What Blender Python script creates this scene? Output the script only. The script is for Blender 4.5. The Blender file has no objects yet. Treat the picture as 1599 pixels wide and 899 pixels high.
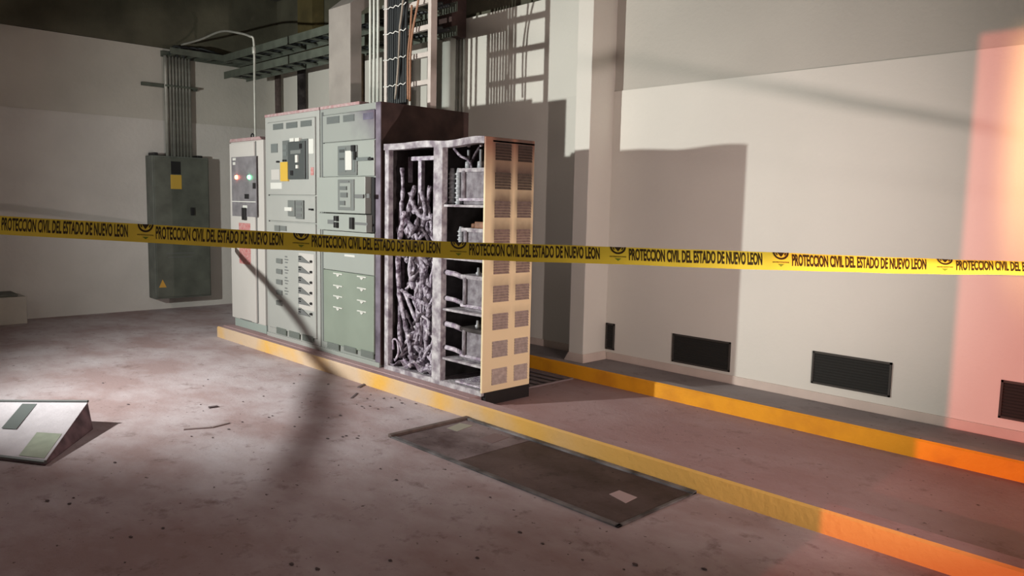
import bpy, bmesh, math, random
from mathutils import Vector, Matrix
random.seed(7)
sc = bpy.context.scene
COL = sc.collection

# ------------------------------------------------------------------ camera
H = 1.55
FPX, YAW, PIT, ROL = 1200.72, -0.800695, -0.107628, 0.0210636
fw = Vector((math.cos(PIT)*math.sin(YAW), math.cos(PIT)*math.cos(YAW), math.sin(PIT)))
rt = Vector((math.cos(YAW), -math.sin(YAW), 0)); up = rt.cross(fw)
c_, s_ = math.cos(ROL), math.sin(ROL)
rt, up = c_*rt + s_*up, -s_*rt + c_*up
CAM = Vector((0, 0, H))
cam = bpy.data.cameras.new('camera'); co = bpy.data.objects.new('camera', cam); COL.objects.link(co)
cam.sensor_width = 36; cam.lens = 36*FPX/1599; cam.clip_start = .05; cam.clip_end = 100
m3 = Matrix((rt, up, -fw)).transposed()
co.matrix_world = Matrix.Translation(CAM) @ m3.to_4x4()
sc.camera = co

# ------------------------------------------------------------------ light and exposure
sc.view_settings.view_transform = 'Standard'; sc.view_settings.look = 'None'
sc.view_settings.gamma = 1; sc.view_settings.use_curve_mapping = False
sc.view_settings.exposure = 0.0
w = bpy.data.worlds.new('night'); sc.world = w; w.use_nodes = True
w.node_tree.nodes['Background'].inputs[0].default_value = (.34, .24, .22, 1)
w.node_tree.nodes['Background'].inputs[1].default_value = .15

def lamp(name, kind, loc, target, energy, color, size, angle=None, blend=.5):
    l = bpy.data.lights.new(name, kind); o = bpy.data.objects.new(name, l); COL.objects.link(o)
    o.location = loc; o.rotation_euler = (Vector(target)-Vector(loc)).to_track_quat('-Z', 'Y').to_euler()
    l.energy = energy; l.color = color
    if kind == 'AREA': l.shape = 'DISK'; l.size = size
    else: l.shadow_soft_size = size
    if kind == 'SPOT': l.spot_size = math.radians(angle); l.spot_blend = blend
    return o
L1 = Vector((-6.26, -.38, 1.96))
lamp('work_light_beam', 'SPOT', L1, (-6.5, 5.65, 1.5), 1120, (.985, 1, .935), .035, 122, .9)
L2 = Vector((.4, 2.8, .80))
lamp('low_headlight', 'SPOT', L2, (-5.08, 5.24, 1.85), 455, (1, .82, .765), .028, 78, .95)
lamp('red_beacon', 'SPOT', (-1.03, -12, 2.15), (-.4, 5.65, 1.5), 7400, (1, .19, .15), .03, 40, .3)
lamp('amber_headlight', 'SPOT', (-1.22, -12, 2.15), (-.1, 5.65, 2.15), 24000, (1, .60, .22), .10, 11.5, 1)
lamp('tape_fill', 'POINT', (.45, -.5, .62), (0, 0, 0), 76, (1, .90, .78), .12)  # added unseen fill lamp behind the camera, brightens the tape
lamp('ceiling_bounce', 'AREA', (-4.5, 2.0, 4.2), (-4.5, 2.0, 0), 27, (1, .82, .80), 3.5)

# ------------------------------------------------------------------ pixel -> point on a real plane
def ray(x, y): return fw*FPX + rt*(x-799.5) - up*(y-449.5)
def onY(x, y, Y): d = ray(x, y); return CAM + d*(Y/d.y)
def onX(x, y, X): d = ray(x, y); return CAM + d*(X/d.x)
def onZ(x, y, Z): d = ray(x, y); return CAM + d*((Z-H)/d.z)
def onD(x, y, dd): d = ray(x, y); return CAM + d*(dd/FPX)
def pix(P):
    v = Vector(P)-CAM; return 799.5+FPX*v.dot(rt)/v.dot(fw), 449.5-FPX*v.dot(up)/v.dot(fw)

# ------------------------------------------------------------------ materials
def mat(name, color, rough=.6, metal=0, noise=0, scale=6, color2=None, bump=0, bscale=40, spec=.4, emit=None, es=0, thr=None, detail=6):
    m = bpy.data.materials.new(name); m.use_nodes = True; nt = m.node_tree; N = nt.nodes; Lk = nt.links
    b = N['Principled BSDF']; b.inputs['Roughness'].default_value = rough; b.inputs['Metallic'].default_value = metal
    b.inputs['Specular IOR Level'].default_value = spec
    b.inputs['Base Color'].default_value = (*color, 1)
    tc = N.new('ShaderNodeTexCoord')
    if noise:
        n = N.new('ShaderNodeTexNoise'); n.inputs['Scale'].default_value = scale; n.inputs['Detail'].default_value = detail
        Lk.new(tc.outputs['Object'], n.inputs['Vector'])
        r = N.new('ShaderNodeValToRGB'); lo, hi = thr or (.35, .68)
        r.color_ramp.elements[0].position = lo; r.color_ramp.elements[1].position = hi
        c2 = color2 or tuple(max(0, v*(1-noise)) for v in color)
        r.color_ramp.elements[0].color = (*c2, 1); r.color_ramp.elements[1].color = (*color, 1)
        Lk.new(n.outputs['Fac'], r.inputs['Fac']); Lk.new(r.outputs['Color'], b.inputs['Base Color'])
    if bump:
        n2 = N.new('ShaderNodeTexNoise'); n2.inputs['Scale'].default_value = bscale; n2.inputs['Detail'].default_value = 8
        Lk.new(tc.outputs['Object'], n2.inputs['Vector'])
        bp = N.new('ShaderNodeBump'); bp.inputs['Strength'].default_value = bump; bp.inputs['Distance'].default_value = .02
        Lk.new(n2.outputs['Fac'], bp.inputs['Height']); Lk.new(bp.outputs['Normal'], b.inputs['Normal'])
    if emit:
        b.inputs['Emission Color'].default_value = (*emit, 1); b.inputs['Emission Strength'].default_value = es
    return m

M = {}
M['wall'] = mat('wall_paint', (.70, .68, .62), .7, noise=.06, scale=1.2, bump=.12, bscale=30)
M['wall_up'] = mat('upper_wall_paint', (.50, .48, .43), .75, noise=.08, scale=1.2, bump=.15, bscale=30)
M['lwall'] = mat('left_wall_paint', (.60, .58, .55), .75, noise=.10, scale=1.5, bump=.3, bscale=18)
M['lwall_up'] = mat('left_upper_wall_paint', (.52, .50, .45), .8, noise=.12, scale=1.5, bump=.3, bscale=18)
M['band'] = mat('dark_upper_band', (.12, .115, .08), .9, noise=.4, scale=2, bump=.2)  # dark mottled band along the top of the walls
M['ceil'] = mat('dark_ceiling', (.10, .095, .075), .9, noise=.3, scale=2)
M['base'] = mat('baseboard_paint', (.62, .52, .46), .6, noise=.1, scale=5)
M['cabgrey'] = mat('cabinet_grey_enamel', (.235, .25, .235), .42, noise=.05, scale=3, spec=.4)
M['cabgrey2'] = mat('cabinet_unit_enamel', (.27, .29, .27), .42, noise=.05, scale=3)
M['cabpale'] = mat('cabinet_pale_enamel', (.31, .315, .30), .42, noise=.05, scale=3)
M['cabwhite'] = mat('cabinet_white_enamel', (.45, .43, .41), .4, noise=.04, scale=3)
M['cabtrim'] = mat('cabinet_red_rail', (.30, .17, .175), .5, noise=.4, scale=30, color2=(.36, .28, .28))
M['seam'] = mat('cabinet_seam_grey', (.09, .095, .095), .5)
M['dark'] = mat('near_black_plastic', (.012, .012, .013), .5)
M['soot'] = mat('sooty_steel', (.085, .05, .045), .85, noise=.6, scale=5, color2=(.04, .024, .022))
M['charred'] = mat('charred_inside_panel', (.065, .055, .055), .9, noise=.7, scale=9, color2=(.012, .008, .008), bump=.3)
M['ash'] = mat('ash_coated_steel', (.52, .50, .52), .9, noise=.5, scale=14, color2=(.20, .17, .20), bump=.5, bscale=60)
M['ashw'] = mat('white_ash', (.66, .62, .68), .95, noise=.5, scale=22, color2=(.28, .22, .30), bump=.8, bscale=80)
M['ashc'] = mat('ash_coated_cable', (.50, .45, .53), .95, noise=.8, scale=26, color2=(.10, .07, .10), bump=.8, bscale=90, thr=(.38, .6))
M['burnc'] = mat('burnt_cable', (.14, .11, .13), .9, noise=.6, scale=30, color2=(.03, .02, .03), bump=.6)
M['breaker'] = mat('breaker_grey', (.11, .12, .118), .5)
M['breaker2'] = mat('breaker_dark', (.055, .062, .062), .5)
M['frame'] = mat('drawer_frame_grey', (.135, .145, .14), .5)
M['slot'] = mat('louver_grey', (.125, .14, .138), .5)
M['slotl'] = mat('louver_green_grey', (.13, .16, .13), .5)
M['label'] = mat('white_label', (.52, .52, .49), .5)
M['greylabel'] = mat('grey_printing', (.12, .125, .125), .6)
M['yellabel'] = mat('yellow_label', (.50, .32, .05), .5)
M['redlabel'] = mat('red_label', (.36, .075, .075), .5, noise=.5, scale=60, color2=(.45, .28, .27))
M['screen'] = mat('grey_control_plate', (.20, .19, .205), .35, noise=.3, scale=12)
M['ledr'] = mat('red_pilot_light', (1, .2, .1), .3, emit=(1, .12, .06), es=14)
M['ledg'] = mat('green_pilot_light', (.2, 1, .5), .3, emit=(.10, 1, .35), es=9)
M['encl'] = mat('green_grey_enclosure', (.14, .155, .135), .5, noise=.35, scale=5)
M['encl2'] = mat('green_grey_door', (.115, .125, .105), .5, noise=.35, scale=5)
M['galv'] = mat('galvanised_steel', (.42, .42, .38), .5, metal=.3, noise=.25, scale=9)
M['galvd'] = mat('dusty_dark_conduit', (.24, .24, .21), .6, metal=.2, noise=.4, scale=9)
M['tray'] = mat('cable_tray_steel', (.11, .125, .10), .6, noise=.4, scale=6)
M['duct'] = mat('duct_sheet_steel', (.32, .29, .265), .5, noise=.2, scale=4)
M['rail'] = mat('tray_rail_steel', (.58, .52, .48), .5, noise=.15, scale=8)
M['cable'] = mat('black_power_cable', (.022, .026, .028), .5)
M['orange'] = mat('orange_cable', (.30, .15, .085), .5)
M['beigec'] = mat('beige_cable', (.26, .22, .18), .5)
M['tie'] = mat('white_cable_tie', (.75, .75, .72), .5)
M['pipew'] = mat('pale_pipe_paint', (.56, .58, .53), .5, noise=.08, scale=6)
M['hatchf'] = mat('hatch_frame_steel', (.22, .21, .22), .6, noise=.5, scale=5, color2=(.04, .035, .035))
M['vent'] = mat('vent_black_mesh', (.018, .018, .016), .8)
M['ventf'] = mat('vent_frame', (.05, .045, .04), .7)
M['copper'] = mat('burnt_copper', (.30, .14, .08), .6, noise=.5, scale=20)
M['porc'] = mat('glazed_insulator', (.42, .43, .46), .25, noise=.3, scale=30)
M['xfmr'] = mat('ashen_transformer', (.27, .255, .28), .85, noise=.6, scale=22, color2=(.13, .11, .13), bump=.5)
M['grate'] = mat('floor_grate_steel', (.20, .16, .165), .7)
M['crate'] = mat('beige_box_paint', (.50, .47, .42), .7, noise=.1, scale=6)
M['crated'] = mat('brown_box_side', (.15, .11, .10), .8, noise=.4, scale=20)
M['ink'] = mat('black_tape_ink', (.035, .022, .008), .5)
M['inkg'] = mat('green_tape_ink', (.16, .22, .02), .5)
M['chip'] = mat('dark_debris', (.10, .075, .08), .9)
M['steel_shard'] = mat('bent_steel_strip', (.30, .24, .24), .6)

def yellow_tape():
    m = mat('yellow_barrier_tape', (.76, .61, .06), .22, noise=.12, scale=5, spec=.6, bump=.05, bscale=14)
    return m
M['tape'] = yellow_tape()

def floor_mat(name, base, dust, stain, rough=.85):
    m = bpy.data.materials.new(name); m.use_nodes = True; nt = m.node_tree; N = nt.nodes; Lk = nt.links
    b = N['Principled BSDF']; b.inputs['Roughness'].default_value = rough; b.inputs['Specular IOR Level'].default_value = .25
    tc = N.new('ShaderNodeTexCoord')
    def noise(scale, detail=8, rough=.6, stretch=(1, 1, 1)):
        mp = N.new('ShaderNodeMapping'); mp.inputs['Scale'].default_value = stretch
        Lk.new(tc.outputs['Object'], mp.inputs['Vector'])
        n = N.new('ShaderNodeTexNoise'); n.inputs['Scale'].default_value = scale; n.inputs['Detail'].default_value = detail
        n.inputs['Roughness'].default_value = rough; Lk.new(mp.outputs[0], n.inputs['Vector']); return n
    def ramp(n, a, bb):
        r = N.new('ShaderNodeMapRange'); r.inputs[1].default_value = a; r.inputs[2].default_value = bb
        Lk.new(n.outputs['Fac'], r.inputs[0]); return r
    def mix(f, a, bcol, amt=None):
        x = N.new('ShaderNodeMix'); x.data_type = 'RGBA'
        if hasattr(f, 'outputs'): Lk.new(f.outputs[0], x.inputs[0])
        else: x.inputs[0].default_value = f
        for s, v in ((6, a), (7, bcol)):
            if isinstance(v, tuple): x.inputs[s].default_value = (*v, 1)
            else: Lk.new(v.outputs[2], x.inputs[s])
        return x
    a = mix(ramp(noise(1.1, stretch=(1, 1.6, 1)), .38, .66), base, dust)
    a = mix(ramp(noise(6, 10, .7), .56, .74), a, stain)
    a = mix(ramp(noise(26, 4, .6), .67, .72), a, tuple(v*.45 for v in stain))
    Lk.new(a.outputs[2], b.inputs['Base Color'])
    n = noise(34, 10, .7); bp = N.new('ShaderNodeBump'); bp.inputs['Strength'].default_value = .35; bp.inputs['Distance'].default_value = .012
    Lk.new(n.outputs['Fac'], bp.inputs['Height']); Lk.new(bp.outputs[0], b.inputs['Normal'])
    return m
M['floor'] = floor_mat('dusty_concrete', (.33, .24, .24), (.49, .435, .46), (.20, .14, .135))
M['slab'] = floor_mat('walk_concrete', (.32, .205, .205), (.38, .275, .28), (.23, .145, .145))
M['walk'] = floor_mat('walkway_concrete', (.25, .22, .22), (.32, .29, .29), (.17, .145, .145))
M['hatch'] = floor_mat('sooty_cover_plate', (.048, .030, .026), (.12, .085, .082), (.022, .014, .012), .7)
M['powder'] = mat('powdered_panel', (.56, .52, .56), .9, noise=.12, scale=8, bump=.2)
M['pgreen'] = mat('bare_green_enamel', (.38, .42, .34), .5, noise=.2, scale=12)
M['pside'] = mat('panel_flange', (.22, .14, .165), .8, noise=.5, scale=9, color2=(.08, .05, .06))

def curb_mat(name, yellow, dusty, lo, hi, sc_=1.3):
    m = mat(name, yellow, .7, noise=1, scale=sc_, color2=dusty, bump=.25, bscale=30, thr=(lo, hi), detail=4)
    return m
M['ycurb'] = curb_mat('faded_yellow_curb', (.64, .36, .07), (.52, .385, .27), .44, .62)
def add_dust(m, x0, x1, floor_, dusty):
    nt = m.node_tree; N = nt.nodes; Lk = nt.links; b = N['Principled BSDF']; src = b.inputs['Base Color'].links[0].from_socket
    tc = N.new('ShaderNodeTexCoord'); sp = N.new('ShaderNodeSeparateXYZ'); Lk.new(tc.outputs['Object'], sp.inputs[0])
    r = N.new('ShaderNodeMapRange'); r.inputs[1].default_value = x0; r.inputs[2].default_value = x1; r.inputs[3].default_value = 1; r.inputs[4].default_value = floor_; Lk.new(sp.outputs[0], r.inputs[0])
    x = N.new('ShaderNodeMix'); x.data_type = 'RGBA'; Lk.new(r.outputs[0], x.inputs[0]); x.inputs[6].default_value = (*dusty, 1); Lk.new(src, x.inputs[7]); Lk.new(x.outputs[2], b.inputs['Base Color'])
add_dust(M['ycurb'], -2.6, -1.2, 0, (.60, .35, .085))
M['ocurb'] = curb_mat('strong_yellow_curb', (.78, .34, .012), (.62, .25, .012), .30, .55, 4)

# panel with soot blooms above its louvres
def soot_panel(zs, ys, half):
    m = bpy.data.materials.new('cream_panel_with_soot'); m.use_nodes = True; nt = m.node_tree; N = nt.nodes; Lk = nt.links
    b = N['Principled BSDF']; b.inputs['Roughness'].default_value = .55
    tc = N.new('ShaderNodeTexCoord'); sp = N.new('ShaderNodeSeparateXYZ'); Lk.new(tc.outputs['Object'], sp.inputs[0])
    nz = N.new('ShaderNodeTexNoise'); nz.inputs['Scale'].default_value = 14; nz.inputs['Detail'].default_value = 4; Lk.new(tc.outputs['Object'], nz.inputs['Vector'])
    def math_(op, a, bb=None, clamp=False):
        n = N.new('ShaderNodeMath'); n.operation = op; n.use_clamp = clamp
        for i, v in enumerate((a, bb)):
            if v is None: continue
            if isinstance(v, (int, float)): n.inputs[i].default_value = v
            else: Lk.new(v, n.inputs[i])
        return n.outputs[0]
    Z = math_('ADD', sp.outputs[2], math_('MULTIPLY', math_('SUBTRACT', nz.outputs[0], .5), .05))
    tot = None
    for i, z in enumerate(zs):
        # z = louvre top; bloom reaches upwards, stronger high up
        amp = [1, 1, .9, .75, .55, .4, .2, .0, .0][i]; reach = [.26, .20, .16, .13, .11, .09, .06, .04, .04][i]
        if amp == 0: continue
        t = math_('SUBTRACT', 1, math_('DIVIDE', math_('ABSOLUTE', math_('SUBTRACT', Z, z)), reach), True)
        t = math_('MULTIPLY', math_('POWER', t, .9), amp)
        tot = t if tot is None else math_('MAXIMUM', tot, t)
    # column mask in y
    ym = None
    for y in ys:
        t = math_('DIVIDE', math_('SUBTRACT', half*1.55, math_('ABSOLUTE', math_('SUBTRACT', sp.outputs[1], y))), half*.7, True)
        ym = t if ym is None else math_('MAXIMUM', ym, t)
    soot = math_('MULTIPLY', tot, ym)
    top = N.new('ShaderNodeMapRange'); top.inputs[1].default_value = 1.50; top.inputs[2].default_value = 1.86; Lk.new(Z, top.inputs[0])
    mx0 = N.new('ShaderNodeMix'); mx0.data_type = 'RGBA'; Lk.new(top.outputs[0], mx0.inputs[0])
    mx0.inputs[6].default_value = (.80, .66, .42, 1); mx0.inputs[7].default_value = (.26, .12, .075, 1)
    mx = N.new('ShaderNodeMix'); mx.data_type = 'RGBA'; Lk.new(soot, mx.inputs[0]); Lk.new(mx0.outputs[2], mx.inputs[6]); mx.inputs[7].default_value = (.08, .045, .035, 1)
    Lk.new(mx.outputs[2], b.inputs['Base Color'])
    return m

# ------------------------------------------------------------------ mesh helpers
ORG = {}
class MB:
    def __init__(s): s.v = []; s.f = []; s.m = []; s.mi = 0
    def quad(s, a, b, c, d): 
        i = len(s.v); s.v += [Vector(p) for p in (a, b, c, d)]; s.f.append((i, i+1, i+2, i+3)); s.m.append(s.mi); return s
    def poly(s, pts):
        i = len(s.v); s.v += [Vector(p) for p in pts]; s.f.append(tuple(range(i, i+len(pts)))); s.m.append(s.mi); return s
    def hexa(s, p):
        i = len(s.v); s.v += [Vector(q) for q in p]
        for f in ((0, 3, 2, 1), (4, 5, 6, 7), (0, 1, 5, 4), (1, 2, 6, 5), (2, 3, 7, 6), (3, 0, 4, 7)):
            s.f.append(tuple(i+k for k in f)); s.m.append(s.mi)
        return s
    def box(s, x0, x1, y0, y1, z0, z1):
        return s.hexa([(x0, y0, z0), (x1, y0, z0), (x1, y1, z0), (x0, y1, z0), (x0, y0, z1), (x1, y0, z1), (x1, y1, z1), (x0, y1, z1)])
    def tube(s, pts, r, n=10, cap=True):
        pts = [Vector(p) for p in pts]; rs = r if isinstance(r, (list, tuple)) else [r]*len(pts)
        rings = []; ref = None
        for i, p in enumerate(pts):
            d = (pts[min(i+1, len(pts)-1)]-pts[max(i-1, 0)]).normalized()
            if ref is None: ref = d.orthogonal().normalized()
            ref = (ref - d*ref.dot(d)); ref = ref.normalized() if ref.length > 1e-6 else d.orthogonal().normalized()
            bb = d.cross(ref); i0 = len(s.v)
            for k in range(n):
                a = 2*math.pi*k/n; s.v.append(p+(ref*math.cos(a)+bb*math.sin(a))*rs[i])
            rings.append(i0)
        for a, b in zip(rings, rings[1:]):
            for k in range(n):
                s.f.append((a+k, a+(k+1) % n, b+(k+1) % n, b+k)); s.m.append(s.mi)
        if cap:
            s.f.append(tuple(rings[0]+k for k in reversed(range(n)))); s.m.append(s.mi)
            s.f.append(tuple(rings[-1]+k for k in range(n))); s.m.append(s.mi)
        return s
    def lathe(s, c, prof, n=16, axis='z'):
        pts = []; c = Vector(c)
        for h, r in prof: pts.append((h, r))
        rings = []
        for h, r in pts:
            i0 = len(s.v); rings.append(i0)
            for k in range(n):
                a = 2*math.pi*k/n; ca, sa = math.cos(a)*r, math.sin(a)*r
                s.v.append(c + (Vector((ca, sa, h)) if axis == 'z' else Vector((h, ca, sa)) if axis == 'x' else Vector((sa, h, ca))))
        for a, b in zip(rings, rings[1:]):
            for k in range(n): s.f.append((a+k, a+(k+1) % n, b+(k+1) % n, b+k)); s.m.append(s.mi)
        s.f.append(tuple(rings[0]+k for k in reversed(range(n)))); s.m.append(s.mi)
        s.f.append(tuple(rings[-1]+k for k in range(n))); s.m.append(s.mi)
        return s
    def build(s, name, material, parent=None, bevel=0, smooth=False, seg=2):
        if parent is not None: org = ORG[parent.name]
        else:
            xs = [v.x for v in s.v]; ys = [v.y for v in s.v]; zs = [v.z for v in s.v]
            org = Vector(((min(xs)+max(xs))/2, (min(ys)+max(ys))/2, min(zs)))
        me = bpy.data.meshes.new(name); me.from_pydata([tuple(v-org) for v in s.v], [], s.f)
        mats = material if isinstance(material, list) else [material]
        for q in mats: me.materials.append(q)
        me.polygons.foreach_set('material_index', s.m)
        bm = bmesh.new(); bm.from_mesh(me); bmesh.ops.recalc_face_normals(bm, faces=bm.faces); bm.to_mesh(me); bm.free()
        if smooth: me.polygons.foreach_set('use_smooth', [True]*len(me.polygons))
        me.update()
        o = bpy.data.objects.new(name, me); COL.objects.link(o)
        if parent is None: o.location = org
        else: o.parent = parent
        ORG[o.name] = org
        if bevel:
            b = o.modifiers.new('bevel', 'BEVEL'); b.width = bevel; b.segments = seg; b.limit_method = 'ANGLE'
        return o
def tag(o, label=None, cat=None, group=None, kind=None):
    if isinstance(o, list):
        for q in o: tag(q, label, cat, group, kind)
        return o
    if label: o['label'] = label
    if cat: o['category'] = cat
    if group: o['group'] = group
    if kind: o['kind'] = kind
    return o
def empty(name, loc, label, cat, group=None):
    o = bpy.data.objects.new(name, None); COL.objects.link(o); o.location = loc; o.empty_display_size = .1
    ORG[o.name] = Vector(loc); return tag(o, label, cat, group)
def struct(o): o['kind'] = 'structure'; return o

# ------------------------------------------------------------------ the setting
XL, YW, YC, YF = -11.07, 5.65, 3.745, 5.0          # left wall, back wall, cabinet fronts, far curb face
ZS, ZT, ZC, ZP = .055, .12, .12, .125              # lower slab, walkway, near curb top, plinth top
XR = 5.2; YB = -3.0
struct(MB().box(XL-.2, XR, YB-10, 3.6, -.2, 0).box(XL-.2, -8.45, 3.6, YW+.1, -.2, 0).build('floor', M['floor']))
b = MB().box(-8.45, XR, 3.60, YW+.1, -.2, ZS)
struct(b.build('floor_slab', M['slab']))
struct(MB().box(-9.2, XR, 5.1, YW+.05, ZS, ZT).build('floor_walkway', M['walk']))
# near curb: yellow painted face, bare top
def curb(name, x0, x1, y0, y1, z0, z1, mf, mt):
    b = MB(); r = .012
    n = 60
    for i in range(n):
        a, c = x0+(x1-x0)*i/n, x0+(x1-x0)*(i+1)/n
        b.mi = 0; b.quad((a, y0, z0), (c, y0, z0), (c, y0, z1-r), (a, y0, z1-r)); b.quad((a, y0, z1-r), (c, y0, z1-r), (c, y0+r, z1), (a, y0+r, z1))
        b.mi = 1; b.quad((a, y0+r, z1), (c, y0+r, z1), (c, y1, z1), (a, y1, z1)); b.quad((a, y1, z0), (c, y1, z0), (c, y1, z1), (a, y1, z1))
    b.mi = 0; b.poly([(x0, y0, z0), (x0, y1, z0), (x0, y1, z1), (x0, y0+r, z1), (x0, y0, z1-r)]); b.poly([(x1, y0, z0), (x1, y1, z0), (x1, y1, z1), (x1, y0+r, z1), (x1, y0, z1-r)])
    return struct(b.build(name, [mf, mt]))
curb('trim_1', -8.46, XR, 3.585, 3.70, -.01, ZC, M['ycurb'], M['slab'])
curb('trim_2', -9.2, XR, YF, 5.1, ZS-.01, .175, M['ocurb'], M['walk'])
# concrete plinth under the cabinets
struct(MB().box(-8.46, -5.46, 3.66, 4.78, ZS-.02, ZP).box(-5.46, -4.20, 3.66, 4.21, ZS-.02, ZP).build('trim_3', M['slab'], bevel=.006))
# walls
b = MB().box(XL-.2, XR, YW, YW+.2, -.1, 2.60); struct(b.build('wall_back', M['wall']))
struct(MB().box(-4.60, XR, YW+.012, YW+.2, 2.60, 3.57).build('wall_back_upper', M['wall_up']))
struct(MB().box(XL-.2, -4.60, YW, YW+.2, 2.60, 3.57).build('wall_back_rear', M['wall']))
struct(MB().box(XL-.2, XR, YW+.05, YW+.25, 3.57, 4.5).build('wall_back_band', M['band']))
struct(MB().box(XL-.2, XL, YB, YW+.2, -.1, 2.60).build('wall_left', M['lwall']))
struct(MB().box(XL-.2, XL-.012, YB, YW+.2, 2.60, 3.57).build('wall_left_upper', M['lwall_up']))
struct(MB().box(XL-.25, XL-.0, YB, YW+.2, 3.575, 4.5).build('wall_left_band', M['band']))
struct(MB().box(XR, XR+.2, YB, YW+.2, -.1, 4.5).build('wall_right', M['lwall']))
# front wall behind the camera, with the wide door opening the beacon shines through
JX, LZ = -1.31, 2.43
fwb = MB().box(XL-.2, JX, YB-.2, YB, -.1, 4.5).box(2.2, XR+.2, YB-.2, YB, -.1, 4.5).box(JX, 2.2, YB-.2, YB, LZ, 4.5)
struct(fwb.build('wall_front', M['lwall']))
struct(MB().box(XL-.3, XR+.2, YB-.2, YW+.3, 4.5, 4.7).build('ceiling', M['ceil']))
# pilaster + foot flare
CX0, CX1, CY0 = -4.72, -4.54, 5.33
struct(MB().box(CX0, CX1, CY0, YW+.1, ZT, 4.5).build('column', M['wall'], bevel=.008))
struct(MB().hexa([(CX0-.03, CY0-.03, ZT), (CX1+.03, CY0-.03, ZT), (CX1+.03, YW, ZT), (CX0-.03, YW, ZT), (CX0, CY0-.004, ZT+.075), (CX1+.004, CY0-.004, ZT+.075), (CX1+.004, YW, ZT+.075), (CX0, YW, ZT+.075)]).build('baseboard_column', M['base'], bevel=.004))
struct(MB().box(CX1+.03, XR, YW-.014, YW, ZT, ZT+.07).build('baseboard_back', M['base'], bevel=.004))
struct(MB().box(-10.0, CX0-.03, YW-.014, YW, ZT-.1, ZT+.07).build('baseboard_rear', M['base'], bevel=.004))
# dark pilaster-like stub in the upper band (yellowed column behind the trays)
struct(MB().box(-10.1, -9.7, YW-.14, YW+.04, 3.62, 4.5).build('column_stub', mat('yellowed_concrete', (.12, .095, .035), .9, noise=.4, scale=3)))

# ------------------------------------------------------------------ wall vents along the back wall
vlab = ['black wall vent half hidden behind the white column', 'black wall vent nearest the right of the white column, in the cabinet shadow',
        'black wall vent in the brightly lit middle of the back wall', 'black wall vent at the right edge, in the pink light']
for k, (x0, x1) in enumerate(((-4.72+.16, -4.43), (-3.785, -3.222), (-2.53, -1.957), (-1.288, -.70))):
    x0 = max(x0, CX1+.01)
    z0, z1 = (.215, .463) if k < 2 else (.252, .50)
    v = empty('wall_vent', ((x0+x1)/2, YW, z0), vlab[k], 'vent', 'black vents along the back wall')
    f = MB().box(x0, x1, YW-.012, YW+.0, z0, z0+.014).box(x0, x1, YW-.012, YW, z1-.014, z1).box(x0, x0+.014, YW-.012, YW, z0, z1).box(x1-.014, x1, YW-.012, YW, z0, z1)
    f.build('vent_frame', M['ventf'], v)
    g = MB().box(x0+.01, x1-.01, YW-.003, YW, z0+.01, z1-.01)
    n = 12
    for i in range(1, n):
        z = z0+(z1-z0)*i/n; g.hexa([(x0+.012, YW-.010, z-.006), (x1-.012, YW-.010, z-.006), (x1-.012, YW-.002, z+.002), (x0+.012, YW-.002, z+.002), (x0+.012, YW-.010, z-.003), (x1-.012, YW-.010, z-.003), (x1-.012, YW-.002, z+.005), (x0+.012, YW-.002, z+.005)])
    g.build('grille', M['vent'], v)

# ------------------------------------------------------------------ details placed on a cabinet front (plane Y = YC)
def fr(x, y, wpx, hpx, Y=YC):
    P = onY(x, y, Y)
    sx = (pix(P+Vector((.1, 0, 0)))[0]-pix(P-Vector((.1, 0, 0)))[0])/.2
    sz = -(pix(P+Vector((0, 0, .1)))[1]-pix(P-Vector((0, 0, .1)))[1])/.2
    return P.x-wpx/sx/2, P.x+wpx/sx/2, P.z-hpx/sz/2, P.z+hpx/sz/2
def det(b, x, y, wpx, hpx, d0=-.004, d1=.0, Y=YC):
    a = fr(x, y, wpx, hpx, Y); b.box(a[0], a[1], Y+d0, Y+d1, a[2], a[3]); return a
def A(u, v, w, h): return 400+(u+w/2)/4.495, 160+(v+h/2)/4.495, w/4.495, h/4.495
def B(u, v, w, h): return 400+(u+w/2)/4.995, 400+(v+h/2)/4.995, w/4.995, h/4.995
def slats(b, a, n, Y, d=.004):
    for i in range(n):
        z = a[2]+(a[3]-a[2])*(i+.5)/n; hh = (a[3]-a[2])/n*.30
        b.box(a[0]+.004, a[1]-.004, Y-d, Y, z-hh, z+hh)

# ---- left section
def section(x0, x1, label):
    r = empty('switchgear_cabinet', ((x0+x1)/2, (YC+4.713)/2, ZP), label, 'electrical cabinet')
    return r
S1 = section(-7.56, -6.47, 'tall grey switchgear cabinet with dark breaker panel, beside the narrow white cabinet')
bd = MB(); bd.box(-7.555, -6.475, YC+.012, 4.713, ZP+.05, 2.385); bd.box(-7.54, -6.49, YC+.03, 4.70, ZP, ZP+.05)
bd.box(-7.555, -7.50, YC, YC+.013, ZP+.04, 2.385).box(-6.535, -6.475, YC, YC+.013, ZP+.04, 2.385).box(-7.5, -6.535, YC, YC+.013, 2.33, 2.385).box(-7.5, -6.535, YC, YC+.013, ZP+.04, ZP+.10)
bd.build('body', M['cabpale'], S1, bevel=.003)
MB().box(-7.555, -6.475, YC-.006, YC+.3, 2.385, 2.412).build('top_rail', M['cabtrim'], S1, bevel=.003)
MB().box(-7.503, -7.492, YC-.0015, YC+.011, ZP+.1, 2.33).build('seam', M['seam'], S1)
XD0, XD1 = -7.488, -6.54
def door(parent, x0, x1, z0, z1, m, name='door', d=.012):
    return MB().box(x0, x1, YC-d+.012-.012, YC+.012, z0, z1).build(name, m, parent, bevel=.003)
zl1 = onY(460, 305, YC).z; zl2 = onY(460, 347, YC).z
d1 = door(S1, XD0, XD1, zl1+.006, 2.325, M['cabpale'])
F = YC-.012
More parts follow.
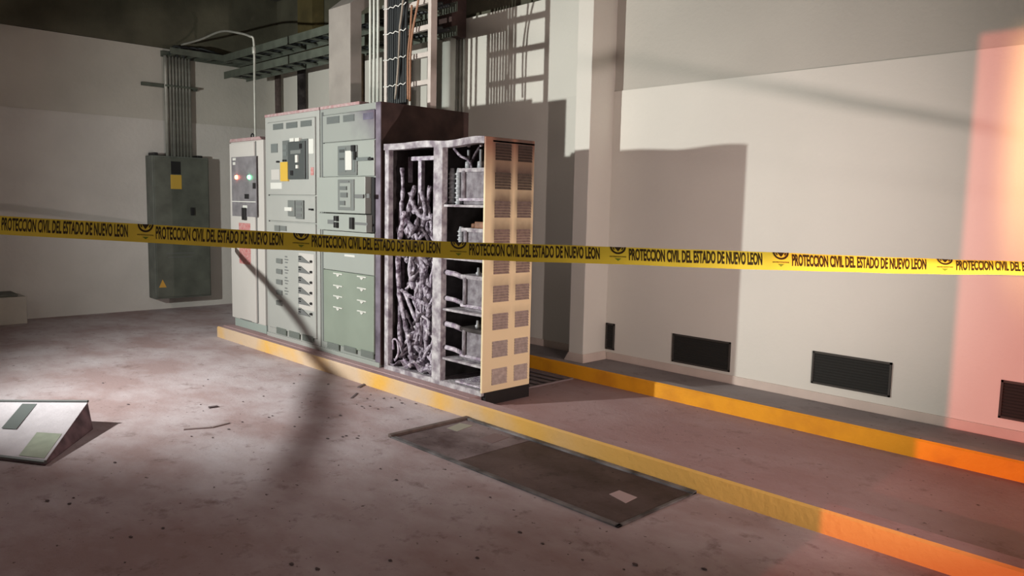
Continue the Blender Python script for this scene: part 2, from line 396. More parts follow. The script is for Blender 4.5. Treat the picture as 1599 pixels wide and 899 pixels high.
def dd(parent, name, m, spec, d0=-.004, d1=0., Y=None, bev=0):
    out = []; parent = parent[-1] if isinstance(parent, list) else parent
    for s in spec:
        bb = MB(); det(bb, *s, d0=d0, d1=d1, Y=F if Y is None else Y); out.append(bb.build(name, m, parent, bevel=bev))
    return out if len(out) > 1 else out[0]
for s in ((120, 148, 70, 42), (212, 138, 78, 42), (313, 126, 77, 42)):
    v = dd(d1, 'louver', M['slot'], [A(*s)], -.003)
    b = MB(); slats(b, fr(*A(*s), F), 7, F-.003); b.build('slat', M['breaker'], v)
br = dd(d1, 'breaker_plate', M['breaker'], [A(190, 262, 175, 278)], -.012, bev=.003)
dd(br, 'breaker', M['breaker2'], [A(240, 275, 118, 262)], -.03, -.012, bev=.004)
dd(br, 'breaker_screen', M['frame'], [A(262, 335, 72, 26)], -.034, -.03)
dd(br, 'breaker_handle', M['label'], [A(300, 370, 16, 52), A(304, 440, 14, 24)], -.042, -.03)
dd(br, 'breaker_button', M['dark'], [A(325, 290, 16, 34), A(262, 478, 18, 34)], -.036, -.03)
dd(br, 'breaker_meter', M['slot'], [A(196, 300, 28, 30), A(196, 345, 28, 30)], -.016, -.012)
tag(dd(d1, 'sticker', M['yellabel'], [A(180, 418, 52, 134)], -.018), 'yellow sticker')
tag(dd(d1, 'sticker', M['label'], [A(256, 252, 30, 24), A(292, 250, 30, 24)], -.034), 'white tags above the breaker')
tag(dd(d1, 'sticker', M['label'], [A(370, 255, 34, 104)]), 'white label')
tag(dd(d1, 'sticker', M['cabwhite'], [A(108, 470, 58, 72)]), 'pale label')
tag(dd(d1, 'sticker', M['label'], [A(103, 562, 78, 44)]), 'bright white label')
tag(dd(d1, 'sticker', M['redlabel'], [A(385, 455, 20, 55)]), 'faded red label')
dd(d1, 'meter', M['slot'], [A(108, 290, 44, 62)], -.008)
dd(d1, 'screw', M['dark'], [A(152, 410, 14, 12), A(196, 402, 10, 12), A(212, 402, 10, 12)], -.02)
d2 = door(S1, XD0, XD1, zl2+.006, zl1-.006, M['cabpale'])
b2 = dd(d2, 'small_breaker', M['frame'], [A(234, 686, 48, 112), A(288, 686, 52, 130)], -.02, bev=.003)
dd(b2, 'toggle', M['label'], [A(220, 735, 50, 26)], -.034, -.02)
dd(b2, 'terminal_block', M['greylabel'], [A(296, 700, 36, 22), A(296, 740, 36, 22), A(296, 780, 36, 22)], -.024, -.02)
dd(d2, 'knob', M['dark'], [A(383, 744, 22, 12)], -.025)
zl3 = ZP+.215
d3 = door(S1, XD0, XD1, ZP+.105, zl2-.006, M['cabpale'])
dd(d3, 'small_breaker', M['frame'], [A(135, 862, 34, 40), A(175, 866, 40, 34)], -.012)
dd(d3, 'handle_strip', M['cabwhite'], [B(335, -20, 118, 440)], -.003)
for i in range(6):
    v = 8+i*82
    h = dd(d3, 'breaker_toggle', M['frame'], [B(165, v+10, 42, 36)], -.016, bev=.002) if i < 5 else None
    dd(d3, 'caption', M['greylabel'], [B(225, v-10, 18, 10), B(222, v+14, 30, 8), B(226, v+36, 20, 8)], -.002) if i < 4 else None
    # arrow-shaped lever: wedge and knob
    x, y, w_, h_ = B(335, v-10, 90, 52); a = fr(x, y, w_, h_, F); bb = MB()
    bb.hexa([(a[0], F-.012, a[2]), (a[1], F-.012, a[2]), (a[1], F-.004, a[2]), (a[0], F-.004, a[2]), (a[0]+.01, F-.012, a[3]), (a[0]+.045, F-.012, a[3]), (a[0]+.045, F-.004, a[3]), (a[0]+.01, F-.004, a[3])])
    k = bb.build('lever', M['greylabel'], d3)
    a = fr(*B(432, v+28, 24, 12), F); MB().lathe((a[0]+.01, F, (a[2]+a[3])/2), [(-.024, .010), (-.02, .013), (0, .011)], 12, 'y').build('lever_knob', M['dark'], k)
    dd(k, 'lever_mark', M['dark'], [B(338, v-8, 20, 8), B(342, v+10, 16, 8)], -.014, -.012)
for s in ((160, 560, 76, 50), (258, 588, 82, 50), (362, 616, 84, 50)):
    v = dd(d3, 'louver', M['slotl'], [B(*s)], -.003); b = MB(); slats(b, fr(*B(*s), F), 7, F-.003); b.build('slat', M['frame'], v)
MB().box(-7.56, -6.47, YC-.008, YC+.02, ZP, ZP+.04).build('base_channel', M['cabpale'], S1, bevel=.003)

# ---- right section (sides blackened by the fire)
S2 = section(-6.465, -5.48, 'tall grey switchgear cabinet with soot-blackened side, behind the burnt cabinet')
bd = MB(); bd.box(-6.46, -5.50, YC+.012, 4.70, ZP+.05, 2.375); bd.box(-6.46, -5.49, YC+.03, 4.70, ZP, ZP+.05)
bd.box(-6.46, -6.43, YC, YC+.013, ZP+.04, 2.385).box(-6.43, -5.555, YC, YC+.013, 2.33, 2.385).box(-6.43, -5.555, YC, YC+.013, ZP+.04, ZP+.10)
bd.build('body', M['cabgrey'], S2, bevel=.003)
tag(MB().box(-5.555, -5.482, YC, YC+.013, ZP+.04, 2.385).build('front_post', mat('sooty_post', (.17, .145, .185), .6, noise=.6, scale=7, color2=(.06, .045, .065)), S2, bevel=.003), 'soot-stained front post')
tag(MB().box(-5.50, -5.48, YC+.006, 4.713, ZP+.02, 2.385).build('side_panel', M['soot'], S2, bevel=.003), 'soot-blackened side panel')
tag(MB().box(-6.46, -5.50, YC+.02, 4.713, 2.375, 2.385).build('roof_plate', M['soot'], S2), 'sooty roof plate')
MB().box(-6.455, -5.80, YC-.006, YC+.10, 2.385, 2.412).build('top_rail', M['cabtrim'], S2, bevel=.003)
MB().box(-6.433, -6.40, YC-.0015, YC+.011, ZP+.1, 2.36).build('seam', M['seam'], S2)
XE0, XE1 = -6.395, -5.56
za = onY(540, 221, YC).z; zb = onY(545, 276, YC).z; zc = onY(545, 333, YC).z; zd = onY(545, 361, YC).z; ze = onY(545, 425, YC).z
def smoked():
    m = mat('smoke_smeared_enamel', (.235, .25, .235), .45); nt = m.node_tree; N = nt.nodes; Lk = nt.links
    tc = N.new('ShaderNodeTexCoord'); sp = N.new('ShaderNodeSeparateXYZ'); Lk.new(tc.outputs['Object'], sp.inputs[0])
    nz = N.new('ShaderNodeTexNoise'); nz.inputs['Scale'].default_value = 5; nz.inputs['Detail'].default_value = 5; Lk.new(tc.outputs['Object'], nz.inputs['Vector'])
    def mm(op, a, b):
        n = N.new('ShaderNodeMath'); n.operation = op
        for i, v in enumerate((a, b)):
            if isinstance(v, (int, float)): n.inputs[i].default_value = v
            else: Lk.new(v, n.inputs[i])
        return n.outputs[0]
    d = mm('ADD', mm('MULTIPLY', mm('SUBTRACT', sp.outputs[0], .10), 2.0), mm('MULTIPLY', mm('SUBTRACT', sp.outputs[2], 1.85), 1.6))
    d = mm('ADD', d, mm('MULTIPLY', mm('SUBTRACT', nz.outputs[0], .5), 1.1))
    r = N.new('ShaderNodeMapRange'); r.inputs[1].default_value = .25; r.inputs[2].default_value = 1.25; Lk.new(d, r.inputs[0])
    x = N.new('ShaderNodeMix'); x.data_type = 'RGBA'; Lk.new(r.outputs[0], x.inputs[0]); x.inputs[6].default_value = (.235, .25, .235, 1); x.inputs[7].default_value = (.10, .08, .115, 1)
    Lk.new(x.outputs[2], N['Principled BSDF'].inputs['Base Color']); return m
e0 = door(S2, XE0, XE1, za+.004, 2.325, smoked(), 'upper_panel')
for s in ((497, 98, 88, 50), (612, 86, 78, 48)):
    v = dd(e0, 'louver', M['slot'], [A(*s)], -.003); b = MB(); slats(b, fr(*A(*s), F), 7, F-.003); b.build('slat', M['breaker'], v)
tag(dd(e0, 'louver', mat('scorched_louver', (.12, .11, .16), .6, noise=.4, scale=20), [A(752, 72, 72, 46)], -.003), 'scorched louver')
def unit(z0, z1, x1=XE1, m=M['cabgrey2'], name='drawer', out=.0):
    return MB().box(XE0, x1, F-out, YC+.012, z0, z1).build(name, m, S2, bevel=.003)
e1 = unit(zb+.004, za-.004)
dd(e1, 'breaker_frame', M['frame'], [A(578, 303, 134, 208)], -.012, bev=.003)
dd(e1, 'breaker_plate', M['slot'], [A(588, 318, 50, 170), A(684, 318, 18, 170)], -.016, -.012)
tag(dd(e1, 'breaker_slot', M['label'], [A(638, 340, 44, 134)], -.02, -.012), 'pale slot in the breaker')
dd(e1, 'breaker_button', M['breaker2'], [A(596, 330, 34, 22), A(598, 390, 30, 14)], -.02, -.016)
dd(e1, 'latch', M['dark'], [A(684, 300, 22, 44), A(700, 345, 12, 58)], -.03, -.012)
dd(e1, 'lever', M['slot'], [A(704, 384, 98, 26)], -.016); dd(e1, 'lever_knob', M['dark'], [A(798, 388, 26, 18)], -.022)
OUT = .06
xx = onY(400+815/4.495, 300, YC).x
e2 = unit(zc+.004, zb-.004, xx, out=OUT)
e3 = unit(zd+.004, zc-.006, onY(583, 345, YC).x, out=OUT)
F0 = F; F = F0-OUT
dd(e2, 'breaker_frame', M['frame'], [A(578, 540, 112, 216)], -.010, bev=.003)
dd(e2, 'breaker_face', M['cabgrey'], [A(596, 566, 76, 168)], -.014, -.010)
dd(e2, 'breaker_switch', M['breaker'], [A(602, 588, 46, 26), A(606, 632, 46, 34), A(602, 690, 34, 30)], -.024, -.014)
dd(e2, 'caption', M['greylabel'], [A(600, 550, 60, 10), A(700, 645, 60, 26)], -.016, .0); dd(e2, 'lock', M['greylabel'], [A(780, 640, 22, 30)], -.01)
dd(e3, 'handle', M['dark'], [A(562, 795, 18, 36), A(562, 840, 18, 38)], -.03, bev=.003); dd(e3, 'handle', M['dark'], [A(672, 806, 18, 82)], -.03, bev=.003)
dd(e3, 'caption', M['greylabel'], [A(502, 822, 46, 30), A(694, 842, 88, 18)], -.002)
F = F0
tag(MB().box(xx+.004, XE1+.005, YC-.013, YC+.0125, zd+.01, zb-.01).build('gap_recess', M['dark'], S2), 'black gap beside the drawn-out drawers')
e4 = unit(ze+.003, zd-.004)
e5 = unit(ZP+.105, ze-.003, m=mat('greenish_lower_enamel', (.205, .24, .20), .45, noise=.14, scale=2.5), name='lower_panel')
tag(dd(e4, 'nameplate', M['label'], [B(690, -12, 80, 16)], -.003), 'white nameplate')
for s in [(604, 132), (604, 226), (604, 308), (604, 396), (790, 156), (790, 246), (790, 342), (790, 426)]:
    x, y, w_, h_ = B(s[0], s[1], 70, 26); a = fr(x, y, w_, h_, F); xm = (a[0]+a[1])/2; bb = MB()
    bb.box(a[0], a[1], F-.006, F, a[3]-.010, a[3]); bb.hexa([(xm-.010, F-.006, a[2]), (xm+.010, F-.006, a[2]), (xm+.010, F, a[2]), (xm-.010, F, a[2]), (xm-.030, F-.006, a[3]-.008), (xm+.030, F-.006, a[3]-.008), (xm+.030, F, a[3]-.008), (xm-.030, F, a[3]-.008)])
    bb.build('latch_tab', M['label'], e5)
for s in ((556, 676, 92, 48), (686, 704, 96, 44), (818, 736, 100, 54)):
    v = dd(e5, 'louver', M['slotl'], [B(*s)], -.003); b = MB(); slats(b, fr(*B(*s), F), 7, F-.003); b.build('slat', M['frame'], v)
MB().box(-6.465, -5.482, YC-.008, YC+.02, ZP, ZP+.04).build('base_channel', M['cabgrey2'], S2, bevel=.003)

# ---- narrow white cabinet
WX0, WX1 = -8.40, -7.63
W = empty('control_cabinet', ((WX0+WX1)/2, 4.1, ZP), 'narrow white control cabinet with red and green pilot lights', 'electrical cabinet')
MB().box(WX0, WX1, YC+.012, 4.5, ZP+.09, 2.17).build('body', M['cabwhite'], W, bevel=.004)
MB().box(WX0+.01, WX1, YC+.02, 4.48, ZP, ZP+.09).build('base', mat('grey_green_base', (.26, .30, .28), .6), W, bevel=.003)
MB().hexa([(WX0, YC-.005, 2.17), (WX1, YC-.005, 2.17), (WX1, 4.5, 2.17), (WX0, 4.5, 2.17), (WX0, YC, 2.205), (WX1-.06, YC, 2.205), (WX1-.06, 4.5, 2.205), (WX0, 4.5, 2.205)]).build('top_rail', M['cabtrim'], W, bevel=.003)
MB().tube([(-7.98, YC+.05, 2.2), (-7.98, YC+.05, 2.235), (-7.95, YC+.05, 2.25), (-7.92, YC+.05, 2.235), (-7.92, YC+.05, 2.2)], .007, 8).build('lifting_eye', M['dark'], W, smooth=True)
wd = MB().box(WX0+.012, -7.80, F, YC+.012, ZP+.10, 2.155).build('door', M['cabwhite'], W, bevel=.004)
MB().box(-7.795, -7.785, YC+.005, YC+.0125, ZP+.10, 2.16).build('seam', M['seam'], W)
def P2(u, v, w, h): return 340+(u+w/2)/3.746, 140+(v+h/2)/3.746, w/3.746, h/3.746
pl = dd(wd, 'control_plate', M['screen'], [P2(84, 392, 142, 350)], -.006)
for u, mm, lab in ((116, 'ledr', 'glowing red pilot light'), (190, 'ledg', 'glowing green pilot light')):
    P = onY(340+u/3.746, 140+512/3.746, F); c = (P.x, F-.006, P.z)
    tag(MB().lathe(c, [(-.022, .010), (-.018, .021), (0, .024)], 16, 'y').build('pilot_light', M[mm], pl, smooth=True), lab)
dd(pl, 'button', M['dark'], [P2(212, 545, 14, 34), P2(164, 610, 22, 28)], -.016, -.006, bev=.002)
dd(pl, 'caption', M['label'], [P2(90, 400, 18, 14), P2(92, 424, 14, 16), P2(84, 652, 140, 5), P2(150, 676, 26, 16)], -.008, -.006)
dd(wd, 'handle', M['dark'], [P2(154, 690, 18, 72)], -.03, bev=.004)
tag(dd(wd, 'sticker', M['redlabel'], [P2(126, 780, 66, 240)], -.003), 'red and white warning sticker')
dd(wd, 'caption', M['greylabel'], [(340+165/3.746, 360+522/3.746, 18, 1.2)], -.002)

# ------------------------------------------------------------------ burnt open cabinet
BX0, BX1, BY1, BZ0, BZ1 = -5.42, -4.15, 4.235, .155, 2.03
R = empty('burnt_cabinet', ((BX0+BX1)/2, 4.0, ZP), 'burnt-out open cabinet full of ash-covered cables, with cream side panel', 'electrical cabinet')
PM0, PM1 = onY(676, 400, YC).x, onY(690, 400, YC).x
fx = MB()
fx.box(BX0, BX0+.055, YC, YC+.05, BZ0, BZ1-.02).box(PM0, PM1, YC-.005, YC+.05, BZ0, BZ1-.02)
fx.build('front_post', M['ash'], R, bevel=.005)
b = MB()
n = 24
for i in range(n):                                              # warped top beam
    a, c = BX0+(BX1-.019-BX0)*i/n, BX0+(BX1-.019-BX0)*(i+1)/n
    za_, zc_ = BZ1-.012*math.sin(i*.5)*(i/n), BZ1-.012*math.sin((i+1)*.5)*((i+1)/n)
    b.hexa([(a, YC-.01, za_-.05), (c, YC-.01, zc_-.05), (c, YC+.06, zc_-.05), (a, YC+.06, za_-.05), (a, YC-.01, za_), (c, YC-.01, zc_), (c, YC+.06, zc_), (a, YC+.06, za_)])
b.build('top_beam', M['ash'], R)
MB().box(BX0, BX1, YC+.06, BY1, BZ1-.03, BZ1-.018).build('roof_plate', M['charred'], R)
MB().box(BX0, BX1-.02, BY1-.02, BY1, BZ0, BZ1-.03).build('back_panel', M['charred'], R)
MB().box(BX0, BX0+.015, YC+.05, BY1-.02, BZ0, BZ1-.03).build('side_wall', M['charred'], R)
MB().box(PM0+.01, PM0+.03, YC+.05, BY1-.02, BZ0, BZ1-.03).build('partition', mat('scorched_partition', (.10, .095, .10), .85, noise=.5, scale=7, color2=(.04, .035, .04)), R)
MB().box(BX0, BX1-.02, YC, BY1, BZ0-.03, BZ0+.01).build('bottom_plate', M['ash'], R, bevel=.003)
tag(MB().box(-4.195, -4.152, YC+.03, BY1+.0, ZS, BZ0).box(BX0+.03, -4.2, YC+.04, YC+.08, ZP, BZ0-.03).build('base_channel', M['dark'], R), 'black base channel')
# side panel: louvres
lou_y = [225+13, 273+10, 317.5+10.5, 362+9.5, 406+9, 448+9, 491+8.5, 533+10, 574+9]
yA = onX(783, 400, BX1).y; yB = onX(816.5, 400, BX1).y
lz = [onX(797, y, BX1).z for y in lou_y]
dzs = (lz[0]-lz[-1])/8; lz = [lz[0]-dzs*i for i in range(9)]
LH, LW = .062, .078
PANEL = soot_panel([z+LH-(-0) - ZP for z in lz], [yA-4.0, yB-4.0], LW)   # object space of the cabinet root
sp = MB().box(BX1-.018, BX1, YC-.01, BY1, BZ0, BZ1+.005).build('side_panel', PANEL, R, bevel=.004)
tag(sp, 'cream side panel with soot-stained louvres')
for i, z in enumerate(lz):
    for yy, ww in ((yA, LW), (yB, LW*.92)):
        k = min(i/8, 1)
        c = [(.05, .032, .026), (.10, .075, .06), (.20, .145, .13), (.27, .19, .165), (.30, .215, .185), (.33, .25, .225), (.36, .28, .26), (.40, .33, .31), (.48, .40, .37)][i]
        key = 'lv%d' % i
        if key not in M: M[key] = mat('sooty_louvre_tone_%d' % i, c, .7, noise=.3, scale=30)
        bb = MB(); ns = 6
        for q in range(ns):
            zq = z-LH+2*LH*q/ns; bb.hexa([(BX1-.001, yy-ww, zq), (BX1+.008, yy-ww, zq), (BX1+.008, yy+ww, zq), (BX1-.001, yy+ww, zq), (BX1-.001, yy-ww, zq+.018), (BX1+.001, yy-ww, zq+.018), (BX1+.001, yy+ww, zq+.018), (BX1-.001, yy+ww, zq+.018)])
        bb.build('louver', M[key], sp)
# left bay: inner bracket, hanging cables, ash
LX0, LX1 = BX0+.06, PM0-.01
q1 = onY(640, 245, YC+.22); q2 = onY(676, 243, YC+.22)
bb = MB().box(q1.x, LX1, YC+.2, YC+.24, q1.z-.035, q1.z).box(onY(658, 260, YC+.22).x-.02, onY(658, 260, YC+.22).x+.025, YC+.2, YC+.24, 1.50, q1.z-.03).box(q1.x, q1.x+.018, YC+.2, YC+.24, 1.72, q1.z-.03)
bb.build('inner_bracket', M['ashw'], R, bevel=.004)
def wig(p0, p1, n, amp, rnd):
    p0, p1 = Vector(p0), Vector(p1); out = []; ph = [rnd.uniform(0, 6.28) for _ in range(6)]
    for i in range(n+1):
        t = i/n; e = math.sin(math.pi*t)**.6 if 0 < t < 1 else 0
        o = Vector((math.sin(t*5+ph[0])+.6*math.sin(t*13+ph[1]), .6*math.sin(t*7+ph[2])+.4*math.sin(t*11+ph[3]), .5*math.sin(t*9+ph[4]))) * amp * e
        p = p0.lerp(p1, t)+o
        p.x = min(max(p.x, LX0+.0), LX1-.015); p.y = min(max(p.y, YC+.03), BY1-.06); out.append(p)
    return out
rnd = random.Random(11)
def bp(px, py, dy): P = onY(px, py, YC+dy); return (min(max(P.x, LX0+.01), LX1-.01), P.y, P.z)
# main visible runs, traced as they hang
runs = [([(628, 262), (629, 300), (622, 330), (616, 380), (612, 430), (616, 480), (625, 530), (632, 562)], .10, .016, 'ashc'),
        ([(633, 330), (628, 350), (620, 390), (622, 440), (630, 490), (640, 540), (644, 570)], .08, .022, 'ashc'),
        ([(632, 340), (646, 360), (655, 385), (660, 430), (655, 480), (650, 530)], .10, .022, 'ashc'),
        ([(640, 300), (648, 325), (662, 340), (676, 338)], .12, .020, 'ashc'),
        ([(648, 290), (640, 320), (634, 345), (626, 370)], .12, .022, 'ashc'),
        ([(626, 452), (640, 462), (655, 470), (672, 478)], .08, .014, 'ashc'),
        ([(632, 455), (645, 490), (655, 510)], .07, .014, 'ashw'),
        ([(658, 300), (664, 330), (658, 360)], .14, .018, 'ashc'),
        ([(655, 400), (668, 440), (670, 480), (664, 520), (668, 550)], .12, .020, 'ashc'),
        ([(645, 380), (640, 420), (645, 450)], .10, .018, 'ashw'),
        ([(657, 470), (658, 500), (657, 540)], .09, .010, 'ashw'),
        ([(605+8, 545), (612, 530), (620, 532), (622, 550), (617, 562), (610, 558)], .05, .008, 'ashw'),
        ([(612, 400), (609, 450), (613, 500), (618, 545)], .14, .014, 'burnc'),
        ([(672, 290), (668, 320), (674, 350), (670, 390)], .18, .018, 'ashc')]
def smoothpts(pts, k=5):
    out = []; n = len(pts)
    for i in range(n-1):
        p0, p1, p2, p3 = [Vector(pts[min(max(j, 0), n-1)]) for j in (i-1, i, i+1, i+2)]
        for q in range(k):
            t = q/k; out.append(.5*((2*p1)+(-p0+p2)*t+(2*p0-5*p1+4*p2-p3)*t*t+(-p0+3*p1-3*p2+p3)*t**3))
    out.append(Vector(pts[-1])); return out
for pts, dy, r, mk in runs:
    P = smoothpts([bp(x, y, dy+rnd.uniform(-.01, .02)) for x, y in pts])
    rr = [r*rnd.uniform(.75, 1.35) for _ in P]
    MB().tube(P, rr, 9).build('burnt_cable', M[mk], R, smooth=True)
for i in range(74):
    z0 = rnd.choice([rnd.uniform(1.0, 1.5), rnd.uniform(.5, 1.1), rnd.uniform(.3, .8)]); x0 = rnd.uniform(LX0+.1, LX1-.05)
    x1 = min(max(x0+rnd.uniform(-.3, .3), LX0+.05), LX1-.03); z1 = max(.24, z0-rnd.uniform(.2, .6))
    P = wig((x0, YC+rnd.uniform(.08, .24), z0), (x1, YC+rnd.uniform(.06, .22), z1), 14, rnd.uniform(.02, .07), rnd)
    MB().tube(P, [rnd.uniform(.007, .020) for _ in P], 8).build('burnt_cable', M[rnd.choice(['ashc', 'ashc', 'ashw', 'burnc'])], R, smooth=True)
# clumps of melted insulation and ash
def blob(b, c, r, rnd, sq=(1, 1, 1)):
    i0 = len(b.v); bm = bmesh.new(); bmesh.ops.create_icosphere(bm, subdivisions=2, radius=1)
    for v in bm.verts:
        k = rnd.uniform(.7, 1.2); b.v.append(Vector(c)+Vector((v.co.x*sq[0], v.co.y*sq[1], v.co.z*sq[2]))*r*k)
    for f in bm.faces: b.f.append(tuple(i0+v.index for v in f.verts)); b.m.append(0)
    bm.free()
cl = MB()
for i in range(60):
    t = rnd.random(); z = .45+t*1.05; xc = LX0+.25+.22*math.sin(t*6)+rnd.uniform(-.12, .18)
    blob(cl, (min(xc, LX1-.04), YC+rnd.uniform(.10, .22), z), rnd.uniform(.018, .045), rnd, (1, .8, 1.2))
tag(cl.build('melted_clumps', M['ashc'], R), kind='stuff')
hp = MB(); nx, ny = 26, 9
def hz(x, y): 
    u = (x-LX0)/(LX1-LX0); return BZ0+.014+.05*math.sin(math.pi*min(1, u*1.05))*(.5+.5*math.sin(x*31)*math.sin(y*27))+.05*u*(y-YC)/.3+.03*math.sin(x*17+y*9)**2
for i in range(nx):
    for j in range(ny):
        xs = [LX0+(LX1-LX0)*(i+k)/nx for k in (0, 1)]; ys = [YC+.01+.4*(j+k)/ny for k in (0, 1)]
        hp.quad((xs[0], ys[0], hz(xs[0], ys[0])), (xs[1], ys[0], hz(xs[1], ys[0])), (xs[1], ys[1], hz(xs[1], ys[1])), (xs[0], ys[1], hz(xs[0], ys[1])))
for i in range(70): x = rnd.uniform(LX0, LX1); y = YC+rnd.uniform(.02, .3); blob(hp, (x, y, hz(x, y)), rnd.uniform(.008, .025), rnd)
hp.m = [0]*len(hp.f)
tag(hp.build('ash_heap', M['ashw'], R), kind='stuff')
# right bay: shelves with transformers
RX0, RX1 = PM1+.004, BX1-.02
def zat(y, dy=.02): return onY(728, y, YC+dy).z
shelf_z = [zat(321), zat(405), zat(488), zat(567)]
top_z = [zat(262), zat(356), zat(430), zat(513)]
for i, (z, zt_) in enumerate(zip(shelf_z, top_z)):
    MB().box(RX0, RX1, YC+.01, BY1-.03, z-.012, z+.006).build('shelf', M['ash'], R, bevel=.002)
    x0 = onY(730, 400, YC+.1).x; x1 = RX1-.03
    if i == 0: x0 = onY(727, 280, YC+.1).x; x1 = x0+.28
    zb_ = z+.045
    t = MB().box(x0+.02, x1-.02, YC+.06, YC+.30, z+.006, zb_+.01).box(x0, x1, YC+.05, YC+.31, zb_, zt_-.02).build('transformer', M['xfmr'], R, bevel=.012, seg=3)
    MB().box(x0-.012, x1+.012, YC+.04, YC+.32, zt_-.03, zt_).build('clamp_plate', M['ash'] if i != 3 else M['charred'], t, bevel=.004)
    MB().box(x0-.01, x1+.01, YC+.04, YC+.32, zb_-.01, zb_+.012).build('clamp_plate', M['ashw'], t, bevel=.004)
    for k in range(1):
        xk = x0+(x1-x0)*(k+.5)/3
        MB().tube([(xk, YC+.045, zb_+.01), (xk, YC+.045, zt_-.02)], .018, 10).build('winding', M['xfmr'], t, smooth=True)
    if i >= 2:
        for zz, rr in ((zt_-.015, .020), (zb_+.02, .018)):
            MB().tube([(RX0+.02, YC+.03, zz+.02), (RX0+.10, YC+.05, zz+.012), (x0+.03, YC+.08, zz-.02)], rr, 10).build('busbar_stub', M['ashw'], t, smooth=True)
        MB().lathe(((x0+x1)/2, YC+.1, zt_), [(0, .015), (.02, .022), (.03, .012), (.06, .010)], 12).build('terminal', M['porc'], t, smooth=True)
    else:
        for k, px in enumerate((x0-.075, x0-.16) if i == 0 else (x0-.075,)):
            zs_, zh = z+.006, zt_-z
            prof = [(0, .030)]
            for q in range(7):
                hq = zh*.9*(q+.5)/7; prof += [(hq-.008, .024), (hq, .034), (hq+.008, .024)]
            prof += [(zh*.92, .02), (zh, .016)]
            MB().lathe((px, YC+.10, zs_), prof, 14).build('insulator', M['porc'], R, smooth=True)
        for dx in (-.05, .09) if i == 0 else (.0,):
            MB().lathe((x0+.06+dx, YC+.12, zt_), [(0, .028), (.05, .026), (.055, .012), (.14, .012)] if i == 0 else [(0, .03), (.03, .03), (.035, .015)], 12).build('terminal', M['porc'] if i == 0 else M['copper'], t, smooth=True)
        if i == 0:
            for dx in (.01, .15): MB().lathe((x0+dx, YC+.12, zt_+.16), [(0, .010), (.012, .016), (.024, .010)], 12).build('terminal_ball', M['ashw'], t, smooth=True)
        if i == 1: tag(MB().box(x0+.12, x0+.27, YC+.06, YC+.2, zt_, zt_+.05).build('copper_block', M['copper'], t, bevel=.006), 'rust-brown block')
MB().box(RX0+.15, RX1-.02, YC+.02, YC+.30, BZ0+.02, BZ0+.035).build('loose_tray', M['ashw'], R, bevel=.004)
# drooping dark flap at the top of the right bay
MB().tube(smoothpts([(RX0+.03, YC+.08, BZ1-.06), (RX0+.13, YC+.06, BZ1-.12), (RX0+.2, YC+.1, BZ1-.17), (RX0+.22, YC+.12, BZ1-.33)]), .010, 8).build('burnt_cable', M['ashc'], R, smooth=True)
MB().tube(smoothpts([(RX0+.25, YC+.15, BZ1-.05), (RX0+.18, YC+.12, BZ1-.2), (RX0+.20, YC+.12, BZ1-.42)]), .012, 8).build('burnt_cable', M['burnc'], R, smooth=True)

# ------------------------------------------------------------------ floor grate beside the burnt cabinet
G = empty('floor_grate', (-5.0, 4.62, ZS), 'dark steel floor grate behind the burnt cabinet', 'grate')
b = MB().box(-6.6, -4.33, 4.29, 4.31, ZS, ZS+.012).box(-6.6, -4.33, 4.945, 4.965, ZS, ZS+.012).box(-4.35, -4.33, 4.31, 4.945, ZS, ZS+.012).box(-6.6, -6.58, 4.31, 4.945, ZS, ZS+.012)
b.build('grate_frame', M['grate'], G)
b = MB()
for i in range(6): y = 4.36+i*.105; b.box(-6.58, -4.35, y, y+.04, ZS, ZS+.012)
b.build('bars', M['grate'], G); MB().box(-6.58, -4.35, 4.31, 4.945, ZS, ZS+.002).build('pit', M['dark'], G)

# ------------------------------------------------------------------ left wall: enclosure, pipes, strut
EX = XL+.27
E = empty('wall_enclosure', (XL+.13, 4.13, .17), 'tall dark grey-green electrical enclosure mounted on the left wall', 'electrical box')
MB().box(XL, EX-.02, 3.75, 4.51, .17, 2.11).build('body', M['encl'], E, bevel=.006)
ed = MB().box(EX-.018, EX, 3.765, 4.495, .19, 2.09).build('door', M['encl2'], E, bevel=.006)
def detX(b, x, y, wpx, hpx, X, d=.004):
    P = onX(x, y, X); sy = (pix(P+Vector((0, .1, 0)))[0]-pix(P-Vector((0, .1, 0)))[0])/.2; sz = -(pix(P+Vector((0, 0, .1)))[1]-pix(P-Vector((0, 0, .1)))[1])/.2
    b.box(X, X+d, P.y-wpx/sy/2, P.y+wpx/sy/2, P.z-hpx/sz/2, P.z+hpx/sz/2); return b
tag(detX(MB(), 275, 284, 17, 22, EX).build('sticker', M['yellabel'], ed), 'yellow sticker')
tag(detX(MB(), 274.5, 262, 15, 20, EX).build('sticker', M['dark'], ed), 'black nameplate')
P = onX(254, 443, EX); MB().poly([(EX+.003, P.y-.05, P.z-.05), (EX+.003, P.y+.05, P.z-.05), (EX+.003, P.y, P.z+.06)]).build('warning_triangle', mat('amber_sign', (.55, .30, .05), .6), ed)
tag(detX(detX(MB(), 282, 395, 44, 1.2, EX), 282, 401, 38, 1.2, EX).build('caption', M['greylabel'], ed), 'faint printed lines')
detX(MB(), 300, 330, 5, 12, EX, .03).build('latch', M['dark'], ed, bevel=.003)
MB().box(XL+.02, EX-.04, 3.78, 3.84, 2.11, 2.15).box(XL+.02, EX-.04, 4.36, 4.44, 2.11, 2.14).build('cable_fitting', M['dark'], E, bevel=.01)
yl = [onX(px, 160, XL+.09).y for px in (259.5, 266.5, 271.5, 276.5, 281.5, 286.5, 291.5, 296.5)]
